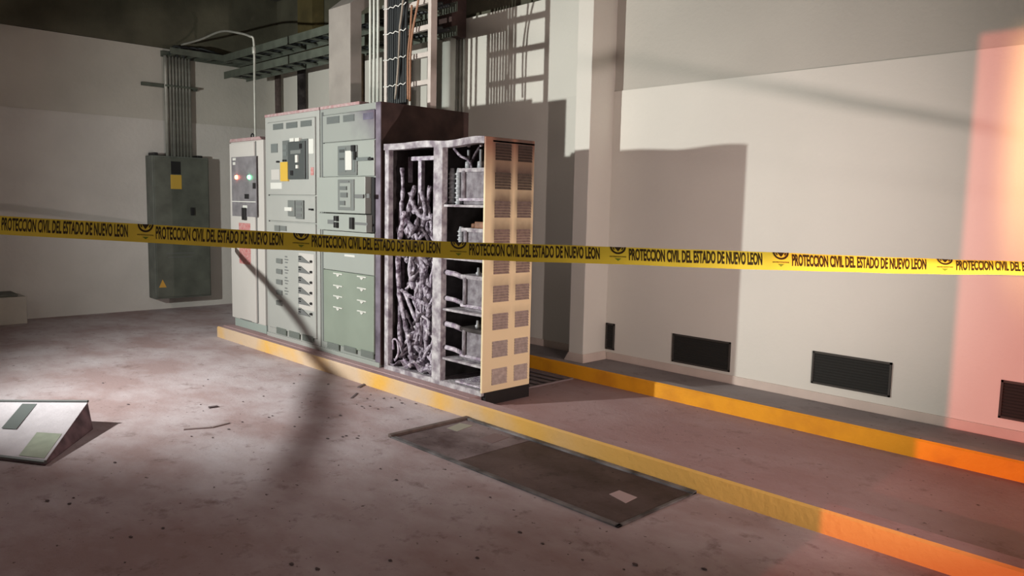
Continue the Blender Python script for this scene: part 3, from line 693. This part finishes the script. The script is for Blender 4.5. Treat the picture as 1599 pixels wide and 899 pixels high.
for i, y in enumerate(yl):
    r = .022 if i == 0 else .0165
    o = MB().tube([(XL+.09, y, 2.105), (XL+.09, y, 3.30), (XL+.09, y, 3.46)], r, 12).build('conduit', M['galv'] if i == 0 else M['galvd'], smooth=True)
    tag(o, 'pale thick pipe, leftmost above the wall enclosure' if i == 0 else 'thin grey conduit rising from the wall enclosure in a tight row', 'pipe', 'conduits above the wall enclosure')
MB_ = MB().box(XL, XL+.045, 3.72, 4.46, 3.04, 3.085).box(XL+.045, XL+.115, 4.0, 4.02, 3.05, 3.075).box(XL+.045, XL+.115, 4.42, 4.44, 3.05, 3.075).box(XL+.113, XL+.12, 4.0, 4.44, 3.05, 3.075)
tag(MB_.build('strut_bar', M['tray'], bevel=.003), 'short dark strut bar clamping the conduits on the left wall', 'bracket')
# tray along left wall, then along the back
def tray(name, pts_box, label, rails, rungs, mm=M['tray']):
    r = empty(name, pts_box, label, 'cable tray')
    for b in rails: b.build('side_rail', mm, r, bevel=.003)
    for b in rungs: b.build('rung', mm, r)
    return r
r1 = tray('cable_tray', (XL+.2, 4.8, 3.44), 'cable tray high along the left wall, above the conduits',
     [MB().box(XL+.02, XL+.035, 3.98, 5.6, 3.45, 3.53), MB().box(XL+.36, XL+.375, 3.98, 5.6, 3.45, 3.53)],
     [MB().box(XL+.035, XL+.36, 4.05+i*.25, 4.08+i*.25, 3.455, 3.47) for i in range(6)])
for zz, lab in ((3.20, 'lower green-grey cable tray running behind the duct'), (3.43, 'upper cable tray running under the dark ceiling band')):
    tray('cable_tray', (-8.3, 4.85, zz), lab,
     [MB().box(-10.65, -6.02, 4.68, 4.695, zz, zz+.095), MB().box(-10.65, -6.02, 5.0, 5.015, zz, zz+.095)],
     [MB().box(-10.5+i*.3, -10.46+i*.3, 4.695, 5.0, zz+.01, zz+.025) for i in range(15)])
    for k in range(3):
        o = MB().tube([(-10.6, 4.75+k*.09, zz+.045), (-9, 4.76+k*.09, zz+.06), (-7, 4.74+k*.09, zz+.045), (-6.05, 4.75+k*.09, zz+.05)], .018, 8).build('power_cable', M['cable'], smooth=True)
        tag(o, 'black cable lying in the %s cable tray behind the duct' % ('lower' if zz < 3.3 else 'upper'), 'cable', 'cables in the cable trays')
for k in range(4):
    y = 4.08+k*.09
    o = MB().tube(smoothpts([(XL+.09, y, 3.44), (XL+.10, y+.02, 3.56), (XL+.12+.03*k, y+.10, 3.60), (XL+.09+.06*k, y+.35, 3.55), (XL+.09+.065*k, 5.2, 3.50)]), .014, 8).build('power_cable', M['cable'], smooth=True)
    tag(o, 'black cable looping out of the conduits into the left wall tray', 'cable', 'cables looping over the conduits')
# thin pipe with elbow from the white cabinet
q = onY(398.5, 208, 4.1); xq = q.x
pp = [(xq, 4.1, 2.2), (xq, 4.1, 3.28), (xq, 4.1, 3.36), (xq-.05, 4.12, 3.40)]
e1_ = onX(345, 49, -9.9); e2_ = onX(312, 62, -10.5); e3_ = onX(283, 70, -10.85)
zt_ = onY(396, 56, 4.1).z
pp = smoothpts([(xq, 4.1, 2.2), (xq, 4.1, 2.8), (xq-.0, 4.1, zt_-.08), (xq-.06, 4.08, zt_), tuple(onX(370, 51, -9.1)), tuple(e1_), tuple(e2_), tuple(e3_)])
o = empty('thin_conduit', (xq, 4.1, 2.2), 'thin pale conduit rising from the narrow white cabinet and bending to the left wall', 'pipe')
MB().tube(pp, .013, 10).build('pipe', M['galv'], o, smooth=True)
MB().lathe((xq, 4.1, zt_-.20), [(0, .016), (.01, .021), (.07, .021), (.08, .016)], 12).build('coupling', M['galv'], o, smooth=True)
MB().lathe((xq, 4.1, 2.2), [(0, .026), (.03, .022), (.04, .015)], 12).build('coupling', M['galv'], o, smooth=True)
# pale box at far left
K = empty('floor_box', (-10.86, 1.7, 0), 'pale box with dark lid on the floor against the left wall', 'box')
MB().box(XL, -10.68, .9, 2.2, 0, .33).build('body', M['crate'], K, bevel=.006)
MB().box(XL, -10.72, .88, 2.12, .33, .365).build('lid', M['encl2'], K, bevel=.006)
# blocks of fallen plaster behind box (dark wedge beside the box)
# ------------------------------------------------------------------ behind and above the cabinets
YD = 4.2
d0 = onY(513.5, 100, YD).x; d1_ = onY(547, 100, YD).x
zt1 = onY(513.5, 15, YD).z
D = empty('bus_duct', ((d0+d1_)/2, YD+.06, 2.41), 'wide flat sheet-steel duct rising from the left switchgear cabinet', 'duct')
prof = [(YD, 2.388), (YD+.13, 2.388), (YD+.13, zt1-.06), (YD+1.0, zt1+.62), (YD+.9, zt1+.75), (YD, zt1)]
b = MB()
i0 = len(b.v)
for x in (d0, d1_):
    for y, z in prof: b.v.append(Vector((x, y, z)))
n = len(prof)
b.f += [tuple(range(n))[::-1], tuple(range(n, 2*n))]; b.m += [0, 0]
for k in range(n): b.f.append((k, (k+1) % n, n+(k+1) % n, n+k)); b.m.append(0)
b.build('duct_body', M['duct'], D, bevel=.004)
MB().box(d0-.02, d1_+.02, YD-.02, YD+.15, 2.386, 2.40).build('flange', M['galv'], D, bevel=.002)
glab = 'slim pale riser pipe, one of three close together left of the ladder tray'
for px in (578.3, 584.2, 590.2):
    x = onY(px, 100, 4.35).x
    tag(MB().tube([(x, 4.35, 2.386), (x, 4.35, 4.5)], .0145, 12).build('riser_pipe', M['pipew'], smooth=True), glab, 'pipe', 'three riser pipes beside the duct')
x = onY(565, 100, 4.9).x
tag(MB().tube([(x, 4.9, ZS), (x, 4.9, 3.19)], .035, 14).build('riser_pipe', mat('rust_brown_pipe', (.10, .065, .035), .8, noise=.5, scale=14), smooth=True), 'dark brown pipe between the duct and the three slim riser pipes', 'pipe')
x = onY(603, 140, 5.3).x
tag(MB().tube([(x, 5.3, ZS), (x, 5.3, 3.8)], .05, 14).build('riser_pipe', M['pipew'], smooth=True), 'pale pipe partly hidden behind the left rail of the ladder tray', 'pipe')
for px, rr, mm, lb in ((434, .045, 'crated', 'dark narrow upright on the back wall, left of two behind the cabinets'), (471, .06, 'charred', 'dark thick upright on the back wall left of the duct')):
    x = onY(px, 140, 5.55).x  # dark upright tubes along the back wall
    tag(MB().tube([(x, 5.55, ZS), (x, 5.55, 3.55)], rr, 14).build('dark_upright', M[mm], smooth=True), lb, 'pipe')
# ladder tray
YL = 4.35
xa, xb = onY(604.3, 90, YL).x, onY(674, 90, YL).x
T = empty('ladder_tray', ((xa+xb)/2, YL, 2.386), 'vertical ladder cable tray carrying black cables above the sooty cabinet', 'cable tray')
MB().box(xa-.022, xa+.022, YL-.02, YL+.07, 2.387, 4.5).build('side_rail', M['rail'], T, bevel=.003)
MB().box(xb-.033, xb+.012, YL-.02, YL+.05, 2.387, 4.5).build('side_rail', M['rail'], T, bevel=.003)
rz = [onY(655, y, YL).z for y in (-76, -37, 3, 44, 86, 129)]
for z in rz: MB().box(xa+.022, xb-.033, YL+.01, YL+.05, z-.022, z+.022).build('rung', M['rail'], T, bevel=.003)
rr_ = random.Random(3)
for i in range(9):
    x = xa+.045+i*.0345; r = rr_.uniform(.0125, .0155)
    P = smoothpts([(x, YL+.004-r, 2.395), (x+rr_.uniform(-.001, .001), YL+.004-r, 2.9), (x+.004, YL+.004-r, 3.4), (x+.05, YL+.004-r, 4.45)])
    tag(MB().tube(P, r, 10).build('power_cable', M['cable'], smooth=True), 'thick black cable tied to the ladder tray, hanging in a dense bundle', 'cable', 'black cables on the ladder tray')
for k, (pxs, mm, lb) in enumerate(((( (643, 8), (641, 45), (637, 90), (637, 155)), 'orange', 'orange cable on the right side of the ladder tray bundle'),
                          (((654, -6), (652, 8), (644, 50), (641, 85), (640, 158)), 'orange', 'second orange cable, crossing down beside the ladder rungs'),
                          (((630, -5), (626, 30), (624, 48), (622, 100), (617, 155)), 'beigec', 'thin beige cable over the black cables of the ladder tray'))):
    P = smoothpts([tuple(onY(x_, y_, YL-.055)) for x_, y_ in pxs])
    tag(MB().tube(P, .010, 8).build('thin_cable', M[mm], smooth=True), lb, 'cable')
for z in rz[2:]:
    b = MB(); P = []
    for i in range(15):
        x = xa+.02+i*(.36/14); P.append((x, YL-.055+.006*math.sin(i*2.2), z+.02*math.sin(i*1.9)*.4))
    tag(MB().tube(P, .0045, 6).build('cable_tie', M['tie'], smooth=True), 'white tie strapping the black cables to a rung of the ladder tray', 'cable tie', 'white ties on the ladder tray')
# pipes right of the ladder
x = onY(649, 130, 5.2).x
tag(MB().tube([(x, 5.2, ZS), (x, 5.2, 3.15)], .055, 14).build('riser_pipe', M['pipew'], smooth=True), 'pale pipe seen between the rungs of the ladder tray', 'pipe')
x = onY(700.8, 120, 5.46).x
tag(MB().tube([(x, 5.46, ZS), (x, 5.46, 3.33)], .075, 18).build('riser_pipe', M['pipew'], smooth=True), 'widest pale riser pipe, right of the ladder tray and ending under a dark box', 'pipe')
x0 = onY(684, 40, 5.42).x; x1 = onY(711, 40, 5.42).x
tag(MB().box(x0, x1, 5.37, 5.575, 3.335, 3.9).build('junction_box', M['soot'], bevel=.006), 'dark box above the widest riser pipe', 'box')
for px in (713.5, 718.5, 724):
    x = onY(px, 100, 5.6).x
    tag(MB().tube([(x, 5.6, ZS), (x, 5.6, 3.57)], .016, 12).build('riser_pipe', M['galv'], smooth=True), 'thin grey riser pipe, one of three just right of the widest pale pipe', 'pipe', 'thin riser pipes on the right')

# ------------------------------------------------------------------ hatch in the floor
HX0, HX1, HY0, HY1 = -4.11, -2.20, 2.885, 3.575
Ht = empty('floor_hatch', ((HX0+HX1)/2, (HY0+HY1)/2, 0), 'long steel floor hatch with soot-dark cover plates beside the yellow curb', 'hatch')
t = .035
MB().box(HX0, HX1, HY0, HY0+t, 0, .010).build('hatch_frame', M['hatchf'], Ht, bevel=.002)
MB().box(HX0, HX1, HY1-t, HY1, 0, .018).build('hatch_frame', M['hatchf'], Ht, bevel=.002)
tag(MB().hexa([(HX0-.02, HY0, 0), (HX0+.02, HY0, 0), (HX0+.02, HY1, 0), (HX0-.02, HY1, 0), (HX0-.02, HY0, .022), (HX0+.02, HY0, .022), (HX0+.02, HY1, .022), (HX0-.02, HY1, .022)]).build('hatch_frame', M['crated'], Ht, bevel=.003), 'rusty end bar')
MB().box(HX1-.02, HX1, HY0, HY1, 0, .010).build('hatch_frame', M['hatchf'], Ht, bevel=.002)
def blotch(name, base, dust, px): return None
xs = [HX0+.02, -3.45, HX1-.02]
mh = M['hatch']
mA = floor_mat('dusty_cover_plate', (.07, .045, .045), (.27, .22, .23), (.035, .022, .02), .8)
MB().box(xs[0], xs[1]-.004, HY0+t, HY1-t, 0, .006).build('cover_plate', mA, Ht)
MB().box(xs[1]+.004, xs[2], HY0+t, HY1-t, 0, .006).build('cover_plate', mh, Ht)
def slabpart(px, name, m, lab=None):
    b = MB(); pts = [onZ(x, y, .008) for x, y in px]; b.poly(pts); low = [p-Vector((0, 0, .0018)) for p in pts]
    b.poly(low[::-1]); n = len(pts)
    for i in range(n): b.quad(pts[i], pts[(i+1) % n], low[(i+1) % n], low[i])
    o = b.build(name, m, Ht)
    if lab: tag(o, lab)
slabpart([(951, 771), (967, 765), (995, 776), (977, 785)], 'clean_patch', mat('clean_patch', (.40, .30, .30), .8), 'pale square patch')
slabpart([(748, 685), (772, 676), (795, 682), (768, 692)], 'dark_patch', mat('dark_patch', (.17, .12, .125), .8), 'dark square patch')
slabpart([(698, 668), (718, 660), (738, 664), (714, 673)], 'green_patch', mat('green_patch', (.30, .29, .24), .8), 'greenish patch')

# ------------------------------------------------------------------ fallen panel at left
Fp = onZ(71, 727, 0); Rp = onZ(146, 670, 0)
ed_ = (Rp-Fp); u = ed_.normalized(); v = Vector((-abs(u.y), -abs(u.x), 0)); v = Vector((-u.y*.0, 0, 0)) if False else Vector((-.80, -.60, 0)).normalized()
Pn = empty('fallen_panel', tuple(Fp), 'white-powdered cabinet panel with raised edge lying on the floor at left', 'metal panel')
hgt = .165; Ln = 1.6
Rt = Rp+Vector((-.10, .0, hgt))
tl = Vector((-.85, -.53, 0)).normalized(); tb = Vector((-.78, -.63, -.05))
Ftop = Fp+Vector((0, 0, .022))
b = MB(); b.hexa([Fp, Rp, Rp+Vector((tb.x, tb.y, 0))*Ln, Fp+tl*Ln, Ftop, Rt, Rt+tb*Ln, Ftop+tl*Ln])
b.build('panel_body', M['pside'], Pn, bevel=.006)
nrm = (Rt-Ftop).cross(tl).normalized(); nrm = nrm if nrm.z > 0 else -nrm
def on_face(a, s, lift=.002): return (Ftop+tl*a).lerp(Rt+tb*a, s)+nrm*lift
def patch(a0, a1, s0, s1, name, m, lab, th=.004, lift=0.0):
    q = [(a0, s0), (a0, s1), (a1, s1), (a1, s0)]
    b = MB(); b.hexa([on_face(a, s, lift) for a, s in q]+[on_face(a, s, lift+th) for a, s in q]); o = b.build(name, m, Pn, bevel=.001)
    if lab: tag(o, lab)
patch(.0, Ln-.01, .0, .985, 'face', M['powder'], 'white powdered face', .003)
patch(.02, .20, .04, .42, 'bare_strip', M['pgreen'], 'bare green enamel strip', .002, .003)
patch(.36, .47, .45, .95, 'slot', M['slot'], 'grey slot', .002, .003)
patch(.62, .75, .0, .10, 'latch', M['seam'], None, .012, .003)
patch(.76, .84, .26, .38, 'sticker', M['yellabel'], 'orange sticker', .002, .003)
patch(.66, .74, .90, .96, 'latch', M['seam'], None, .012, .003)
b = MB(); b.tube([Rt+Vector((0, 0, .006)), Rt+tb*Ln+Vector((0, 0, .006))], .010, 6); b.build('back_lip', M['seam'], Pn)
b = MB(); b.tube([Ftop, Ftop+tl*Ln], .012, 6); b.build('front_lip', M['seam'], Pn)

# ------------------------------------------------------------------ debris
b = MB(); r3 = random.Random(5)
for i in range(120):
    if i < 70: P = onZ(r3.uniform(560, 760), r3.uniform(615, 640), 0) if i % 2 else onZ(r3.uniform(300, 640), r3.uniform(585, 720), 0)
    else: P = onZ(r3.uniform(40, 1100), r3.uniform(590, 890), 0)
    if P.y > 3.55 or (P.x < -4.8 and P.y < 1.75) or (HX0-.05 < P.x < HX1+.05 and P.y > HY0-.05): continue
    blob(b, (P.x, P.y, .003), r3.uniform(.003, .010), r3, (1.5, 1, .4))
b.m = [0]*len(b.f)
tag(b.build('rubble_crumbs', M['chip']), 'scattered dark crumbs of burnt debris on the concrete floor', 'debris', kind='stuff')
def shard(px, lab, mm='steel_shard', r=.008):
    P = [onZ(x, y, r) for x, y in px]; b = MB()
    for p, q in zip(P, P[1:]):
        d = (q-p).normalized(); n = Vector((-d.y, d.x, 0))*r*1.5
        b.hexa([p-n-Vector((0, 0, r)), q-n-Vector((0, 0, r)), q+n-Vector((0, 0, r)), p+n-Vector((0, 0, r)), p-n, q-n, q+n, p+n])
    tag(b.build('metal_shard', M[mm]), lab, 'debris')
shard([(287, 669), (330, 666), (357, 659)], 'long thin strip lying on the floor left of the tape shadow')
shard([(560, 604), (571, 598)], 'short dark shard on the floor below the yellow curb', 'chip')
shard([(549, 621), (558, 613)], 'smallest dark shard, just left below the yellow curb', 'chip', .005)
shard([(326, 635), (340, 633)], 'small dark flat scrap on the bright part of the floor', 'chip', .010)

# ------------------------------------------------------------------ barrier tape across the view
TX = [-260, -100, 0, 210, 400, 480, 640, 760, 880, 955, 1050, 1240, 1450, 1599, 1760, 2250]
TT = [316, 329, 336.8, 349, 360, 364.8, 374.2, 379, 382.6, 385, 388.5, 395, 404, 407.5, 411, 424]
TB = [346, 359, 366, 377.5, 388.5, 391.5, 400.5, 406, 410, 412.3, 416, 422.5, 427.5, 430, 434, 448]
def interp(xs, ys, x):
    x = min(max(x, xs[0]), xs[-1])
    for i in range(len(xs)-1):
        if x <= xs[i+1]:
            n = len(xs); t = (x-xs[i])/(xs[i+1]-xs[i])
            p0, p1, p2, p3 = ys[max(i-1, 0)], ys[i], ys[i+1], ys[min(i+2, n-1)]
            h = xs[i+1]-xs[i]; m1 = (p2-p0)/(xs[i+1]-xs[max(i-1, 0)])*h; m2 = (p3-p1)/(xs[min(i+2, n-1)]-xs[i])*h
            return (2*t**3-3*t*t+1)*p1+(t**3-2*t*t+t)*m1+(-2*t**3+3*t*t)*p2+(t**3-t*t)*m2
TK = 1.0
def tape_pt(x, v, lift=0.):
    dp = TK*(3.28-.14*x/1000)
    a = interp(TX, TT, x); c = interp(TX, TB, x); hp = (c-a)*dp/FPX
    lean = math.sqrt(max(0, (.0765*TK)**2-hp*hp))
    T_ = onD(x, a, dp+lean); B_ = onD(x, c, dp)
    P = B_.lerp(T_, v); n = (T_-B_).cross(rt).normalized(); n = n if n.dot(fw) < 0 else -n
    k = .0045*(1-(2*v-1)**2) + .0015*math.sin(x*.021+v*3) + .001*math.sin(x*.057+1)
    return P+n*(k+lift)
t_ = empty('barrier_tape', tuple(tape_pt(800, 0)), 'yellow barrier tape printed in black, stretched across the whole view', 'barrier tape')
b = MB(); nx, nv = 210, 8
for i in range(nx+1):
    x = -260+(2250+260)*i/nx
    for j in range(nv+1): b.v.append(tape_pt(x, j/nv))
for i in range(nx):
    for j in range(nv):
        a = i*(nv+1)+j; b.f.append((a, a+1, a+nv+2, a+nv+1)); b.m.append(0)
st = b.build('strip', M['tape'], t_, smooth=True)
LOGO = [-258, -12, 228, 470.5, 716, 965, 1219, 1475, 1735]
def text_mesh(txt, offset=.02):
    cu = bpy.data.curves.new('t', 'FONT'); cu.body = txt; cu.size = 1; cu.offset = offset; cu.resolution_u = 3; cu.space_character = 1.0
    o = bpy.data.objects.new('t', cu); COL.objects.link(o); bpy.context.view_layer.update()
    dg = bpy.context.evaluated_depsgraph_get(); me = o.evaluated_get(dg).to_mesh()
    bm = bmesh.new(); bm.from_mesh(me); o.evaluated_get(dg).to_mesh_clear(); bpy.data.objects.remove(o); bpy.data.curves.remove(cu)
    bmesh.ops.dissolve_limit(bm, angle_limit=.02, verts=bm.verts, edges=bm.edges)
    x0 = min(v.co.x for v in bm.verts); x1 = max(v.co.x for v in bm.verts); y0 = min(v.co.y for v in bm.verts); y1 = max(v.co.y for v in bm.verts)
    for k in (.2, .4, .6, .8):
        bmesh.ops.bisect_plane(bm, geom=bm.verts[:]+bm.edges[:]+bm.faces[:], plane_co=(0, y0+(y1-y0)*k, 0), plane_no=(0, 1, 0))
    bmesh.ops.triangulate(bm, faces=bm.faces)
    V = [((v.co.x-x0)/(x1-x0), (v.co.y-y0)/(y1-y0)) for v in bm.verts]; bm.verts.index_update(); Fc = [tuple(v.index for v in f.verts) for f in bm.faces]; bm.free()
    return V, Fc
V, Fc = text_mesh('PROTECCION CIVIL DEL ESTADO DE NUEVO LEON', .032)
V2, Fc2 = text_mesh('PROTECCION CIVIL', .02)
def put(V, Fc, xa, xb, v0, v1, mi, b):
    i0 = len(b.v)
    for x, y in V: b.v.append(tape_pt(xa+(xb-xa)*x, v0+(v1-v0)*y, .0009))
    for f in Fc: b.f.append(tuple(i0+k for k in f)); b.m.append(mi)
for i in range(len(LOGO)-1):
    a, c = LOGO[i], LOGO[i+1]; p = c-a; b = MB()
    put(V, Fc, a+p*.067, a+p*.885, .22, .93, 0, b)
    me = b.build('printed_words', M['ink'], t_)
    if c > 1700: continue
    # half-round emblem cut by the upper edge, words under it, small triangle
    b = MB(); cx = c; R_ = 12.5
    def E(pts, mi=0):
        i0 = len(b.v)
        for x, v in pts: b.v.append(tape_pt(x, v, .0009))
        b.f.append(tuple(range(i0, i0+len(pts)))); b.m.append(mi)
    hh = 1/28.
    for k in range(14):
        a0, a1 = math.pi*k/14, math.pi*(k+1)/14
        E([(cx-R_*math.cos(a0), 1-R_*math.sin(a0)*hh), (cx-R_*math.cos(a1), 1-R_*math.sin(a1)*hh), (cx-.76*R_*math.cos(a1), 1-.76*R_*math.sin(a1)*hh), (cx-.76*R_*math.cos(a0), 1-.76*R_*math.sin(a0)*hh)])
    E([(cx-6, .995), (cx+6, .995), (cx, 1-8*hh)]); E([(cx-8.6, .985), (cx-6.4, .985), (cx-5, 1-5*hh), (cx-7, 1-5*hh)]); E([(cx+6.4, .985), (cx+8.6, .985), (cx+7, 1-5*hh), (cx+5, 1-5*hh)])
    put(V2, Fc2, cx-13, cx+13, .37, .42, 0, b); E([(cx-13, .425), (cx+13, .425), (cx+13, .44), (cx-13, .44)])
    E([(cx-5, .31), (cx+5, .31), (cx, .17)], 1)
    b.build('printed_emblem', [M['ink'], M['inkg']], t_)

# second run of the same tape, from the white cabinet towards the lamp; it throws the diagonal shadow
sp_ = smoothpts([(-8.26, 3.728, 1.04), (-8.18, 3.55, 1.06), (-8.04, 3.24, 1.11), (-7.5, 2.54, 1.18), (-6.83, 1.76, 1.25), (-6.52, 1.31, 1.31), (-6.33, 1.02, 1.33), (-6.04, .86, 1.29), (-5.74, .72, 1.27), (-5.43, .59, 1.22), (-5.06, .38, 1.18), (-4.6, .1, 1.12)], 6); b = MB()
for p in sp_: b.v += [p+Vector((0, 0, .031)), p-Vector((0, 0, .031))]
for i in range(len(sp_)-1): b.f.append((2*i, 2*i+1, 2*i+3, 2*i+2)); b.m.append(0)
o = b.build('barrier_tape', M['tape']); sl = o.modifiers.new('thickness', 'SOLIDIFY'); sl.thickness = .0006
tag(o, 'second run of yellow barrier tape tied to the narrow white cabinet', 'barrier tape')
